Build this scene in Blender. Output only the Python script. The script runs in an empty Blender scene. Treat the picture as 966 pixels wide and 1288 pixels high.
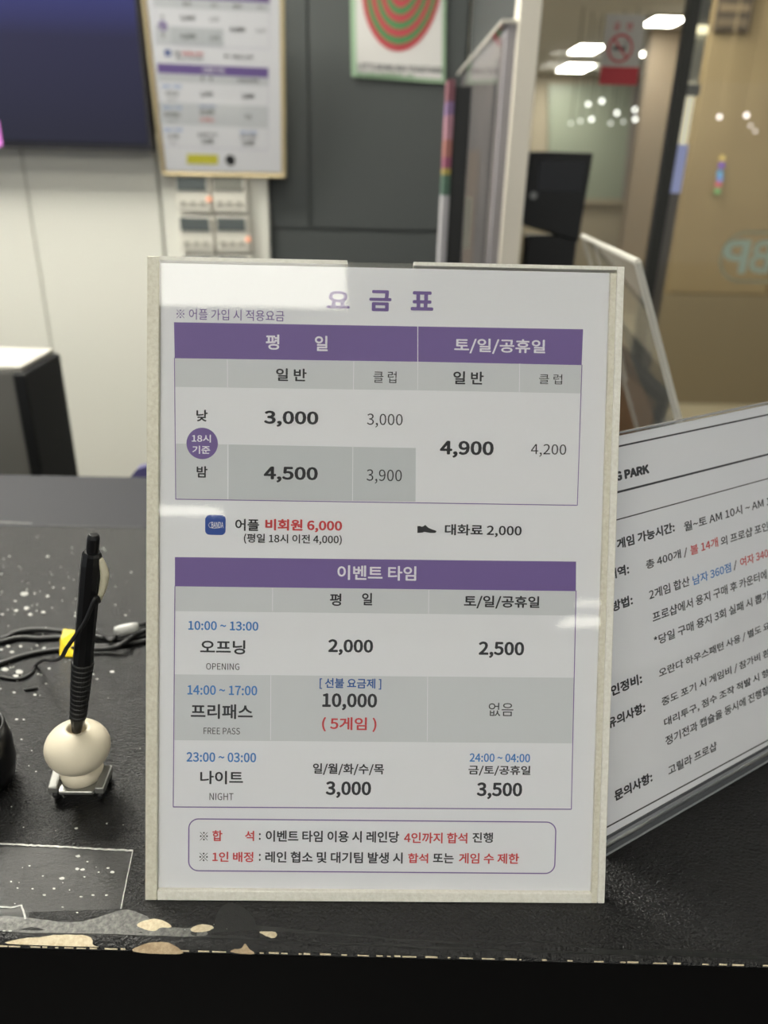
import bpy, bmesh, math, random
from mathutils import Vector, Matrix
random.seed(7)
C = bpy.context.scene.collection
sc = bpy.context.scene
MM = 0.001

# ------------------------------------------------------------------ camera
W, H = 966, 1288
F = 950.0                                   # focal length in pixels of the full frame
CW = Matrix(((0.999687, -0.016709, -0.018608), (-0.010117, 0.410250, -0.911917), (0.022871, 0.911820, 0.409952)))
CAM = Vector((-5.8123, -250.8572, 315.8989))     # millimetres
cd = bpy.data.cameras.new('camera'); cam = bpy.data.objects.new('camera', cd); C.objects.link(cam)
cd.sensor_fit = 'VERTICAL'; cd.sensor_height = 36; cd.sensor_width = 27; cd.lens = 36 * F / H
m4 = CW.to_4x4(); m4.translation = CAM * MM; cam.matrix_world = m4
cd.clip_start = 0.01; cd.clip_end = 60
cd.dof.use_dof = True; cd.dof.focus_distance = 0.366; cd.dof.aperture_fstop = 6.6
sc.camera = cam

# ------------------------------------------------------------------ world, exposure
wd = bpy.data.worlds.new('world'); sc.world = wd; wd.use_nodes = True
wd.node_tree.nodes['Background'].inputs[0].default_value = (0.94, 0.97, 1.0, 1)
wd.node_tree.nodes['Background'].inputs[1].default_value = 0.54
sc.view_settings.view_transform = 'Standard'; sc.view_settings.look = 'None'
sc.view_settings.exposure = 0.0; sc.view_settings.gamma = 1; sc.view_settings.use_curve_mapping = False

# ------------------------------------------------------------------ pixel -> point in the place (all in mm)
def ray(u, v): return CW @ Vector(((u - 483) / F, -(v - 644) / F, -1))
def onz(u, v, z=0.0): r = ray(u, v); return CAM + r * ((z - CAM.z) / r.z)
def ony(u, v, y): r = ray(u, v); return CAM + r * ((y - CAM.y) / r.y)
def onplane(u, v, o, n): r = ray(u, v); return CAM + r * ((o - CAM).dot(n) / r.dot(n))

# ------------------------------------------------------------------ materials
def s2l(c): return tuple(((x / 255) / 12.92 if x / 255 <= .04045 else ((x / 255 + .055) / 1.055) ** 2.4) for x in c) + (1,)
def mat(name, rgb, rough=.5, metal=0, emit=0, noise=None, bump=None, spec=.5, col2=None, lin=False, coat=0):
    m = bpy.data.materials.new(name); m.use_nodes = True; nt = m.node_tree; b = nt.nodes['Principled BSDF']
    c = s2l(rgb); b.inputs['Base Color'].default_value = c
    b.inputs['Roughness'].default_value = rough; b.inputs['Metallic'].default_value = metal
    b.inputs['Specular IOR Level'].default_value = spec; b.inputs['Coat Weight'].default_value = coat
    if emit:
        b.inputs['Emission Color'].default_value = c; b.inputs['Emission Strength'].default_value = emit
    tc = nt.nodes.new('ShaderNodeTexCoord')
    if noise:
        n = nt.nodes.new('ShaderNodeTexNoise'); n.inputs['Scale'].default_value = noise[0]; n.inputs['Detail'].default_value = 6
        n.inputs['Roughness'].default_value = .65
        nt.links.new(tc.outputs['Object'], n.inputs['Vector'])
        r = nt.nodes.new('ShaderNodeValToRGB'); r.color_ramp.elements[0].position = noise[1]; r.color_ramp.elements[1].position = noise[2]
        r.color_ramp.elements[0].color = c; r.color_ramp.elements[1].color = s2l(col2)
        nt.links.new(n.outputs['Fac'], r.inputs['Fac']); nt.links.new(r.outputs['Color'], b.inputs['Base Color'])
    if bump:
        n2 = nt.nodes.new('ShaderNodeTexNoise'); n2.inputs['Scale'].default_value = bump[0]; n2.inputs['Detail'].default_value = 3
        nt.links.new(tc.outputs['Object'], n2.inputs['Vector'])
        bp = nt.nodes.new('ShaderNodeBump'); bp.inputs['Strength'].default_value = bump[1]; bp.inputs['Distance'].default_value = bump[2]
        nt.links.new(n2.outputs['Fac'], bp.inputs['Height']); nt.links.new(bp.outputs['Normal'], b.inputs['Normal'])
    return m
def clear_mat(name, tint=(1, 1, 1), ior=1.45, rough=.02, milk=0.0, milkcol=(225, 225, 215)):
    """thin clear sheet: passes light straight through, mirrors a little at the front face, optional milky scatter"""
    m = bpy.data.materials.new(name); m.use_nodes = True; nt = m.node_tree; nt.nodes.clear()
    out = nt.nodes.new('ShaderNodeOutputMaterial'); tr = nt.nodes.new('ShaderNodeBsdfTransparent'); gl = nt.nodes.new('ShaderNodeBsdfGlossy')
    tr.inputs[0].default_value = (*tint, 1); gl.inputs['Roughness'].default_value = rough
    df = nt.nodes.new('ShaderNodeBsdfDiffuse'); df.inputs[0].default_value = s2l(milkcol)
    mk = nt.nodes.new('ShaderNodeMixShader'); mk.inputs[0].default_value = milk
    nt.links.new(tr.outputs[0], mk.inputs[1]); nt.links.new(df.outputs[0], mk.inputs[2])
    fr = nt.nodes.new('ShaderNodeFresnel'); fr.inputs[0].default_value = ior
    ge = nt.nodes.new('ShaderNodeNewGeometry'); sb = nt.nodes.new('ShaderNodeMath'); sb.operation = 'SUBTRACT'; sb.inputs[0].default_value = 1
    nt.links.new(ge.outputs['Backfacing'], sb.inputs[1])
    mu = nt.nodes.new('ShaderNodeMath'); mu.operation = 'MULTIPLY'
    nt.links.new(fr.outputs[0], mu.inputs[0]); nt.links.new(sb.outputs[0], mu.inputs[1])
    mx = nt.nodes.new('ShaderNodeMixShader'); nt.links.new(mu.outputs[0], mx.inputs[0])
    nt.links.new(mk.outputs[0], mx.inputs[1]); nt.links.new(gl.outputs[0], mx.inputs[2]); nt.links.new(mx.outputs[0], out.inputs[0])
    return m
def lamp_mat(name, rgb, k):
    m = bpy.data.materials.new(name); m.use_nodes = True; nt = m.node_tree; nt.nodes.clear()
    out = nt.nodes.new('ShaderNodeOutputMaterial'); e = nt.nodes.new('ShaderNodeEmission'); e.inputs[0].default_value = s2l(rgb); e.inputs[1].default_value = k
    nt.links.new(e.outputs[0], out.inputs[0]); return m

M = {}
M['lamp'] = lamp_mat('ceiling_lamp_light', (255, 252, 238), 13)
M['fill_lamp_far'] = lamp_mat('far_fill_light', (255, 252, 240), 9)  # for the unseen panels added to brighten the far room
M['lamp_tube'] = lamp_mat('far_tube_light', (255, 252, 240), 40)
M['lamp_mirror'] = lamp_mat('ceiling_lamp_bright', (255, 252, 238), 15)
M['lamp_back'] = lamp_mat('back_lamp_light', (255, 252, 240), 46)
M['fill_lamp_mid'] = lamp_mat('mid_fill_light', (255, 252, 240), 15)  # for the added panel behind the kiosk, out of view
M['paper'] = mat('white_paper', (233, 234, 239), .6)
M['paper2'] = mat('grey_white_paper', (236, 237, 242), .6)
M['cell'] = mat('grey_print', (210, 213, 217), .6)
M['cell_dark'] = mat('darker_grey_print', (201, 205, 209), .6)
M['purple'] = mat('purple_print', (118, 97, 158), .6)
M['blue'] = mat('blue_print', (66, 130, 200), .6)
M['deepblue'] = mat('deep_blue_print', (42, 90, 160), .6)
M['iconblue'] = mat('icon_blue_print', (38, 76, 158), .6)
M['red'] = mat('red_print', (205, 66, 70), .6)
M['black'] = mat('black_print', (38, 39, 44), .6)
M['white_ink'] = mat('white_ink', (236, 234, 242), .6)
M['yellow_ink'] = mat('yellow_ink', (214, 208, 70), .6)
M['clear'] = clear_mat('clear_acrylic')
M['clear_milky'] = clear_mat('scuffed_acrylic', milk=.10)
M['acryl_edge'] = mat('frosted_acrylic_edge', (226, 223, 212), .35, noise=(600, .3, .7), col2=(244, 242, 234), bump=(400, .35, .001))
M['acryl_edge2'] = mat('yellowed_acrylic_edge', (206, 200, 180), .4, noise=(520, .25, .7), col2=(232, 229, 214), bump=(400, .35, .001))
M['counter'] = mat('black_pebbled_laminate', (12, 12, 13), .25, spec=.38, bump=(680, .9, .0014), noise=(9, .3, .75), col2=(19, 19, 20))
M['counter_smooth'] = mat('dark_smooth_laminate', (34, 35, 42), .6, spec=.3, bump=(700, .15, .0004))
M['front'] = mat('dark_front_laminate', (9, 9, 11), .3, spec=.25)
M['worn'] = mat('worn_laminate', (72, 72, 70), .5, noise=(420, .4, .7), col2=(128, 127, 122), bump=(1200, .6, .0006))
M['worn_dark'] = mat('slightly_worn_laminate', (27, 28, 28), .5, spec=.3, noise=(300, .4, .7), col2=(38, 39, 38), bump=(1200, .5, .0005))
M['chip'] = mat('exposed_wood', (196, 178, 146), .8, noise=(500, .35, .7), col2=(226, 216, 190), bump=(900, .5, .0006))
M['chip2'] = mat('exposed_brown_wood', (150, 128, 100), .8, noise=(400, .35, .7), col2=(186, 166, 136), bump=(900, .5, .0006))
M['speck'] = mat('white_paint_speck', (172, 172, 166), .5)
M['tape'] = clear_mat('clear_tape', ior=1.12, milk=.02, rough=.3)
M['tape_edge'] = mat('whitened_tape_edge', (150, 150, 146), .5, noise=(600, .4, .7), col2=(205, 205, 200))
M['pen'] = mat('black_glossy_plastic', (16, 16, 18), .28)
M['pen_rubber'] = mat('black_rubber', (14, 14, 15), .5)
M['cream'] = mat('cream_vinyl', (226, 216, 194), .45)
M['silver'] = mat('silver_plastic', (150, 150, 146), .3, metal=.6)
M['clip'] = mat('yellowed_white_plastic', (206, 200, 176), .4)
M['cord'] = mat('black_cable', (18, 18, 19), .45)
M['yellow'] = mat('yellow_tag', (235, 205, 20), .4)
M['whitetag'] = mat('white_plastic', (205, 205, 202), .4)
M['wall_white'] = mat('warm_white_panel', (222, 221, 212), .6)
M['wall_dark'] = mat('dark_grey_panel', (68, 72, 72), .6)
M['seam'] = mat('seam_grey', (150, 148, 138), .7)
M['seam_dark'] = mat('seam_dark', (48, 50, 50), .7)
M['bezel'] = mat('dark_bezel', (48, 48, 56), .4)
M['gold'] = mat('pale_gold_frame', (206, 190, 152), .4, metal=.3)
M['ctl'] = mat('controller_white', (205, 202, 192), .5)
M['lcd'] = mat('lcd_grey', (84, 90, 90), .3)
M['lcd2'] = mat('lcd_light_grey', (124, 124, 116), .3)
M['led'] = lamp_mat('orange_led', (255, 176, 136), 1.3)
M['partition'] = mat('cream_partition', (238, 231, 218), .6)
M['post'] = mat('dark_grey_metal', (62, 62, 58), .45, metal=.2)
M['glass'] = clear_mat('window_glass', tint=(.95, .95, .93), rough=.01)
M['ceiling'] = mat('ceiling_white', (232, 231, 228), .8)
M['floor'] = mat('brown_floor', (158, 148, 124), .6, noise=(1.5, .3, .7), col2=(146, 136, 114))
M['tan'] = mat('tan_wall_panel', (160, 143, 108), .6, noise=(1.2, .3, .7), col2=(150, 132, 100))
M['tan_low'] = mat('dark_tan_wainscot', (140, 127, 102), .6)
M['greige'] = mat('greige_wall', (168, 158, 138), .7)
M['greenish'] = mat('green_grey_board', (150, 158, 142), .4)
M['black_box'] = mat('black_plastic_case', (32, 33, 34), .45)
M['bscreen'] = mat('black_screen', (18, 18, 19), .2)
M['brown_wood'] = mat('brown_wood_top', (134, 104, 76), .6, noise=(14, .3, .7), col2=(118, 90, 66))
M['grey_case'] = mat('grey_plastic_case', (128, 126, 122), .5)
M['red_card'] = mat('red_card', (196, 66, 74), .6)
M['pale_card'] = mat('pale_card', (196, 192, 184), .6)
M['mint'] = mat('mint_vinyl', (200, 220, 204), .6)
M['mint_pale'] = mat('pale_mint_vinyl', (176, 178, 152), .6)

# ------------------------------------------------------------------ builders (all coordinates in mm)
def link(name, bm, m, parent=None, smooth=False, bevel=0):
    me = bpy.data.meshes.new(name)
    bmesh.ops.scale(bm, vec=(MM, MM, MM), verts=bm.verts); bm.to_mesh(me); bm.free()
    o = bpy.data.objects.new(name, me); C.objects.link(o)
    if m: me.materials.append(M[m] if isinstance(m, str) else m)
    if smooth:
        for p in me.polygons: p.use_smooth = True
    if bevel:
        b = o.modifiers.new('bevel', 'BEVEL'); b.width = bevel * MM; b.segments = 3; b.limit_method = 'ANGLE'
    if parent is not None: o.parent = parent; o.matrix_parent_inverse = parent.matrix_world.inverted()
    return o
def tag(o, label, cat, group=None):
    o['label'] = label; o['category'] = cat
    if group: o['group'] = group
    return o
def root(name, loc, label, cat, group=None):
    o = bpy.data.objects.new(name, None); C.objects.link(o); o.location = Vector(loc) * MM; o.empty_display_size = .02
    o.matrix_world = Matrix.Translation(Vector(loc) * MM)
    return tag(o, label, cat, group)
def struct(o): o['kind'] = 'structure'; return o
def box_bm(x0, x1, y0, y1, z0, z1, bm=None):
    bm = bm or bmesh.new()
    v = [bm.verts.new((x, y, z)) for z in (z0, z1) for x, y in ((x0, y0), (x1, y0), (x1, y1), (x0, y1))]
    for f in ((3, 2, 1, 0), (4, 5, 6, 7), (0, 1, 5, 4), (1, 2, 6, 5), (2, 3, 7, 6), (3, 0, 4, 7)): bm.faces.new([v[i] for i in f])
    return bm
def prism_bm(pts, d, bm=None):
    """closed outline pts (Vectors) extruded by vector d"""
    bm = bm or bmesh.new()
    a = [bm.verts.new(p) for p in pts]; b = [bm.verts.new(Vector(p) + Vector(d)) for p in pts]; n = len(a)
    bm.faces.new(a); bm.faces.new(b[::-1])
    for i in range(n): bm.faces.new((a[i], b[i], b[(i + 1) % n], a[(i + 1) % n]))
    bmesh.ops.recalc_face_normals(bm, faces=bm.faces)
    return bm
def tube_bm(pts, r, seg=10, smooth=True, bm=None):
    """round tube through pts with Catmull-Rom smoothing; r number or list"""
    pts = [Vector(p) for p in pts]; rs = r if isinstance(r, (list, tuple)) else [r] * len(pts)
    path, rad = [], []
    if smooth and len(pts) > 2:
        for i in range(len(pts) - 1):
            p0, p1, p2, p3 = pts[max(i - 1, 0)], pts[i], pts[i + 1], pts[min(i + 2, len(pts) - 1)]
            for k in range(6):
                t = k / 6
                path.append(.5 * ((2 * p1) + (p2 - p0) * t + (2 * p0 - 5 * p1 + 4 * p2 - p3) * t * t + (3 * p1 - p0 - 3 * p2 + p3) * t ** 3))
                rad.append(rs[i] * (1 - t) + rs[i + 1] * t)
        path.append(pts[-1]); rad.append(rs[-1])
    else: path, rad = pts, list(rs)
    bm = bm or bmesh.new(); rings = []
    up = Vector((0, 0, 1)) if abs((path[1] - path[0]).normalized().z) < .9 else Vector((1, 0, 0))
    for i, p in enumerate(path):
        t = (path[min(i + 1, len(path) - 1)] - path[max(i - 1, 0)]).normalized()
        if i == 0: a = t.cross(up).normalized()
        else: a = (a - t * a.dot(t)).normalized()
        b = t.cross(a).normalized()
        rings.append([bm.verts.new(p + (a * math.cos(q) + b * math.sin(q)) * rad[i]) for q in [2 * math.pi * j / seg for j in range(seg)]])
    for r0, r1 in zip(rings, rings[1:]):
        for j in range(seg): bm.faces.new((r0[j], r0[(j + 1) % seg], r1[(j + 1) % seg], r1[j]))
    bm.faces.new(rings[0]); bm.faces.new(rings[-1][::-1])
    bmesh.ops.recalc_face_normals(bm, faces=bm.faces)
    return bm
def lathe_bm(prof, seg=32, axis=None, base=None, bm=None):
    """prof [(r, h)] spun round axis through base"""
    bm = bm or bmesh.new(); ax = (axis or Vector((0, 0, 1))).normalized(); b0 = Vector(base or (0, 0, 0))
    a = ax.orthogonal().normalized(); b = ax.cross(a)
    rings = []
    for r, h in prof:
        if r < 1e-4: rings.append([bm.verts.new(b0 + ax * h)])
        else: rings.append([bm.verts.new(b0 + ax * h + (a * math.cos(q) + b * math.sin(q)) * r) for q in [2 * math.pi * j / seg for j in range(seg)]])
    for r0, r1 in zip(rings, rings[1:]):
        for j in range(seg):
            k = (j + 1) % seg
            q = [r0[j % len(r0)], r0[k % len(r0)], r1[k % len(r1)], r1[j % len(r1)]]
            q = list(dict.fromkeys(q))
            if len(q) > 2: bm.faces.new(q)
    bmesh.ops.recalc_face_normals(bm, faces=bm.faces)
    return bm

# ---- a flat sheet in the place: origin o, axes ex (right) ey (up) n (towards viewer)
class Sheet:
    def __init__(s, o, ex, ey, pre=None):
        s.o, s.ex, s.ey = Vector(o), Vector(ex).normalized(), Vector(ey).normalized(); s.n = s.ex.cross(s.ey).normalized(); s.pre = pre
    def at(s, u, v, d=0):                    # pixel -> (a, b) on the sheet at depth d
        if s.pre: u, v = s.pre(u, v)
        p = onplane(u, v, s.o + s.n * d, s.n) - s.o
        return p.dot(s.ex), p.dot(s.ey)
    def P(s, a, b, d=0): return s.o + s.ex * a + s.ey * b + s.n * d
    def slab(s, poly, d0, d1, bm=None):
        bm = prism_bm([s.P(a, b, d0) for a, b in poly], s.n * (d1 - d0), bm)
        for v in bm.verts:                    # the foot is cut level with the counter
            if -8 < v.co.z < .05: v.co += s.ey * ((.05 - v.co.z) / s.ey.z)
        return bm
    def face(s, poly, d, bm=None):
        bm = bm or bmesh.new(); f = bm.faces.new([bm.verts.new(s.P(a, b, d)) for a, b in poly])
        f.normal_update()
        if f.normal.dot(s.n) < 0: f.normal_flip()
        return bm
    def pface(s, px, d, bm=None): return s.face([s.at(u, v, d) for u, v in px], d, bm)
    def band(s, pts, w, d, bm=None, closed=False):       # polyline of width w
        bm = bm or bmesh.new(); P = [Vector((a, b)) for a, b in pts]; n = len(P)
        L, R = [], []
        for i in range(n):
            p0 = P[(i - 1) % n] if (closed or i) else P[i]; p1 = P[(i + 1) % n] if (closed or i < n - 1) else P[i]
            t = (p1 - p0).normalized(); q = Vector((-t.y, t.x)) * w / 2
            L.append(bm.verts.new(s.P(*(P[i] + q), d))); R.append(bm.verts.new(s.P(*(P[i] - q), d)))
        for i in range(n if closed else n - 1):
            j = (i + 1) % n; f = bm.faces.new((R[i], R[j], L[j], L[i])); f.normal_update()
        return bm
_tc = {}
try: FONT = bpy.data.fonts.load(bpy.utils.system_resource('DATAFILES', path='fonts') + '/Noto Sans CJK Regular.woff2')
except Exception: FONT = None
def text_raw(body, off):
    k = body
    if k in _tc: return _tc[k]
    c = bpy.data.curves.new('t', 'FONT'); c.body = body
    if FONT: c.font = FONT
    c.resolution_u = 3
    o = bpy.data.objects.new('t', c); C.objects.link(o); bpy.context.view_layer.update()
    me = bpy.data.meshes.new_from_object(o.evaluated_get(bpy.context.evaluated_depsgraph_get()))
    vs = [(v.co.x, v.co.y) for v in me.vertices]; fs = [tuple(p.vertices) for p in me.polygons]
    bpy.data.objects.remove(o); bpy.data.curves.remove(c); bpy.data.meshes.remove(me)
    x0, x1 = min(v[0] for v in vs), max(v[0] for v in vs); y0, y1 = min(v[1] for v in vs), max(v[1] for v in vs)
    vs = [((x - x0) / (x1 - x0), (y - y0) / (y1 - y0)) for x, y in vs]
    _tc[k] = (vs, fs, x1 - x0, y1 - y0); return _tc[k]
def text_on(s, body, a0, a1, b0, b1, d, off=0, bm=None, mirror=False):
    vs, fs, rw, rh = text_raw(body, off); bm = bm or bmesh.new()
    if '※' in body: off = min(off, .004)
    w = abs(off) * (.42 if FONT else 1.2)
    da, db = w * (a1 - a0) / (rw + 2 * w), w * (b1 - b0) / (rh + 2 * w)      # bold: the strokes are laid down again a hair to each side
    shifts = ((0, 0),) if w < .004 else ((0, 0), (-1, 0), (1, 0), (0, -1), (0, 1), (.7, .7), (-.7, .7), (.7, -.7), (-.7, -.7))
    for q, (sx, sy) in enumerate(shifts):
        nv = [bm.verts.new(s.P(a0 + da + sx * da + (a1 - a0 - 2 * da) * ((1 - x) if mirror else x), b0 + db + sy * db + (b1 - b0 - 2 * db) * y, d + q * .002)) for x, y in vs]
        for f in fs: bm.faces.new([nv[i] for i in f])
    bmesh.ops.recalc_face_normals(bm, faces=bm.faces)
    bm.normal_update()
    fl = [f for f in bm.faces if f.normal.dot(s.n) < 0]
    if fl: bmesh.ops.reverse_faces(bm, faces=fl)
    return bm
def disc(s, ca, cb, r, d, bm=None, seg=32, r2=None): 
    r2 = r2 or r
    return s.face([(ca + r * math.cos(2 * math.pi * i / seg), cb + r2 * math.sin(2 * math.pi * i / seg)) for i in range(seg)], d, bm)
def rrect(x0, y0, x1, y1, r, seg=6):
    out = []
    for cx, cy, a0 in ((x1 - r, y1 - r, 0), (x0 + r, y1 - r, 90), (x0 + r, y0 + r, 180), (x1 - r, y0 + r, 270)):
        for k in range(seg + 1):
            a = math.radians(a0 + 90 * k / seg); out.append((cx + r * math.cos(a), cy + r * math.sin(a)))
    return out

# ================================================================== SETTING
CEIL, FLOOR = 1600, -1000
M['ceiling_dark'] = mat('dark_grey_ceiling', (70, 70, 72), .9); M['floor_dark'] = mat('dark_hall_floor', (58, 54, 50), .5, noise=(2, .3, .7), col2=(50, 46, 44))
struct(link('floor', box_bm(-4000, 9000, -9000, 1500, FLOOR - 60, FLOOR), 'floor_dark'))
struct(link('ceiling', box_bm(-4000, 9000, -9000, 1500, CEIL, CEIL + 60), 'ceiling_dark'))
struct(link('floor', box_bm(-4000, 9000, 1500, 13000, FLOOR - 60, FLOOR), 'floor'))
struct(link('ceiling', box_bm(-4000, 9000, 1500, 13000, CEIL, CEIL + 60), 'ceiling'))
# back wall behind the counter: white cabinet wall on the left, dark panels on the right
YB = 1850
xw = ony(206, 260, YB).x
wb = struct(link('wall_back', box_bm(-4000, 212, YB, YB + 120, FLOOR, CEIL), 'wall_dark'))
for k, (x0, x1) in enumerate(((-1900, ony(27, 193, 1830).x - 2), (ony(27, 193, 1830).x + 2, xw - 6))):
    link('wall_panel', box_bm(x0, x1, YB - 22, YB, FLOOR, CEIL), 'wall_white', wb, bevel=1)
link('panel_seam', box_bm(ony(27, 193, 1830).x - 2, ony(27, 193, 1830).x + 2, YB - 16, YB, FLOOR, CEIL), 'seam', wb)
xs = ony(391, 250, YB).x
zg = ony(470, 288, YB).z
link('wall_panel', box_bm(xs + 3, 205, YB - 8, YB, zg, CEIL), 'wall_dark', wb, bevel=1)
link('wall_panel', box_bm(ony(343, 280, YB).x + 2, xs - 3, YB - 8, YB, zg - 2, CEIL), 'wall_dark', wb, bevel=1)
link('wall_panel', box_bm(ony(343, 280, YB).x + 2, 205, YB - 7, YB, FLOOR, zg - 8), 'wall_dark', wb, bevel=1)
xp0, xp1 = ony(205, 240, YB).x, ony(338, 240, YB).x
link('service_panel', box_bm(xp0, xp1, YB - 26, YB, FLOOR, ony(260, 170, YB).z), 'wall_white', wb, bevel=1)

# partition between the counter bay and the glazed side, with its cream front edge
XP = ony(655, 0, 1100).x; XP1 = ony(683, 0, 1100).x
struct(link('trim_4', box_bm(XP, XP1, 1100, 1146, FLOOR, CEIL), 'partition', bevel=1.5))
struct(link('wall_right', box_bm(XP + 6, XP1 - 2, 1147, YB, FLOOR, CEIL), 'wall_dark'))

# glazed front behind, with its dark post
YG = 1500
gx = ony(873, 0, YG).x
w1 = struct(link('window_1', box_bm(XP1 + 4, gx - 14, YG, YG + 6, FLOOR, CEIL), 'glass'))
w2 = struct(link('window_2', box_bm(gx + 14, 3600, YG, YG + 6, FLOOR, CEIL), 'glass'))
struct(link('trim_1', box_bm(gx - 13, gx + 9, YG - 20, YG + 12, FLOOR, CEIL), 'post', bevel=2))
struct(link('trim_2', box_bm(XP1 + 1, XP1 + 16, YG - 12, YG + 20, FLOOR, CEIL), 'post', bevel=1))
# light jamb behind the post, in four lengths
tj = struct(link('trim_3', box_bm(ony(866, 35, 1620).x, ony(890, 35, 1620).x, 1620, 1650, ony(870, 105, 1620).z, ony(870, 38, 1620).z), 'wall_white'))
jx0, jx1 = ony(866, 35, 1620).x, ony(890, 35, 1620).x
M['jamb_cream_glow'] = mat('jamb_cream_glow', (246, 240, 214), .5, emit=.6); M['jamb_grey'] = mat('jamb_grey', (160, 160, 158), .4)  # glow put into the cream length for a lamp's reflection
M['jamb_blue_glow'] = mat('jamb_lavender_glow', (168, 176, 226), .5, emit=.4); M['jamb_dim'] = mat('jamb_dim', (140, 132, 128), .5)  # the lavender length is given a glow too, though no lamp
def jz(v): return ony(860, v, 1620).z
link('jamb_length', box_bm(jx0, jx1, 1618, 1650, jz(38), CEIL), 'jamb_grey', tj)
link('lamp_strip', box_bm(jx0 + 1, jx1 - 1, 1612, 1619, jz(42), jz(32)), lamp_mat('jamb_lamp', (255, 246, 205), 1.6), tj)
link('jamb_length', box_bm(jx0 + 2, jx1 - 4, 1616, 1621, jz(182), jz(104)), 'jamb_cream_glow', tj)
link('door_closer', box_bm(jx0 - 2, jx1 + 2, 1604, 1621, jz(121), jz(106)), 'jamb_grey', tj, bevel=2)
link('jamb_length', box_bm(jx0, jx1, 1616, 1650, jz(243), jz(182)), 'jamb_blue_glow', tj)
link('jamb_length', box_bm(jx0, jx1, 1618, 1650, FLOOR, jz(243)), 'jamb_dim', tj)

# room beyond the glass
fx = ony(800, 180, 8000).x
far = struct(link('wall_far', box_bm(-2000, 9000, 11600, 11720, FLOOR, CEIL), 'greige'))
link('wall_board', prism_bm([ony(u, v, 11560) for u, v in ((690, 106), (796, 106), (784, 250), (690, 250))], (0, 30, 0)), 'greenish', far)
link('board_rail', box_bm(ony(690, 250, 11540).x, ony(815, 250, 11540).x, 11520, 11560, ony(740, 256, 11540).z, ony(740, 250, 11540).z), 'greige', far)
link('board_post', prism_bm([ony(u, v, 11540) for u, v in ((797, 106), (806, 106), (790, 256), (782, 256))], (0, 30, 0)), 'jamb_dim', far)
M['rosy'] = mat('rosy_tan_wall', (150, 138, 122), .6, noise=(.8, .3, .7), col2=(158, 142, 122))
struct(link('wall_side', box_bm(fx, 9000, 8000, 8120, FLOOR, CEIL), 'rosy'))
tx = ony(886, 60, 4500).x
ztan = ony(900, 370, 4500).z
wt = struct(link('wall_tan', box_bm(tx, 9000, 4500, 4620, ztan, CEIL), 'tan'))
link('wainscot', box_bm(ony(828, 400, 4480).x, 9000, 4470, 4620, FLOOR, ztan), 'tan_low', wt)
for k in range(5):
    x0 = tx + 20 + k * 620
    link('wall_panel', box_bm(x0, x0 + 608, 4488, 4500, ztan + 8, CEIL), 'tan', wt, bevel=3)

# ------------------------------------------------------------------ ceiling lamps
def ceiling_lamp(x0, x1, y0, y1, m, label, group, frame=25, cat='ceiling lamp'):
    r = root('ceiling_lamp', ((x0 + x1) / 2, (y0 + y1) / 2, CEIL), label, cat, group)
    link('housing', box_bm(x0 - frame, x1 + frame, y0 - frame, y1 + frame, CEIL - 22, CEIL), 'ctl', r)
    link('diffuser', box_bm(x0, x1, y0, y1, CEIL - 28, CEIL - 21), m, r)
    return r
ceiling_lamp(-1450, -97, -1850, -1300, 'lamp_mirror', 'large white ceiling light panel behind the photographer, mirrored in the top of the price sign', None)
ceiling_lamp(-1390, -925, -4130, -3990, 'lamp_mirror', 'ceiling light further back, mirrored above the blue app icon', None)
ceiling_lamp(1950, 2700, -6660, -6450, 'lamp', 'ceiling light far back on the right, upper of two streaks in the price sign', None)
ceiling_lamp(2050, 3000, -7750, -7250, 'lamp', 'farthest ceiling light back right, lower of two streaks in the price sign', None)
ceiling_lamp(600, 1900, -1500, -1200, 'lamp', 'white ceiling light panel to the right behind the photographer', None)
ceiling_lamp(-1500, -700, 1000, 1700, 'lamp_back', 'white ceiling light panel above the back wall on the left', None)
ceiling_lamp(-700, 100, 350, 700, 'lamp', 'added, unseen ceiling light panel right above the staff side of the counter', None)  # added out of view to brighten the white wall
ceiling_lamp(300, 1500, 3600, 4600, 'fill_lamp_mid', 'added, unseen ceiling light panel in the far room nearest behind the kiosk', None)  # added out of view to lift the far room's ceiling and board
ceiling_lamp(1700, 3300, 2500, 3300, 'fill_lamp_far', 'long added ceiling light panel, out of view, between the glass and the tan wall', None)  # unseen fill added above the tan wall side of the far room
ceiling_lamp(3300, 4600, 6000, 7000, 'fill_lamp_far', 'broad added ceiling light panel, out of view in the far room on the right', None)  # another unseen lamp added to light the far room
for (u0, u1, v, hpx, lab) in ((809, 862, 28, 8, 'nearest tube lamp in the far room, right of the no smoking card'),
                         (716, 760, 63, 8, 'tube lamp in the far room left of the no smoking card'),
                         (701, 748, 86, 7, 'tube lamp in the far room just below left of the no smoking circle'),
                         (803, 827, 66, 8, 'short tube lamp in the far room right of the no smoking circle'),
                         (686, 713, 101, 6, 'farthest short tube lamp in the far room beside the cream partition')):
    p = onz(u0, v + hpx / 2, CEIL - 28); q = onz(u1, v - hpx / 2, CEIL - 28)
    ceiling_lamp(p.x, q.x, min(p.y, q.y), max(p.y, q.y), 'lamp_tube', lab, None, frame=15)
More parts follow.
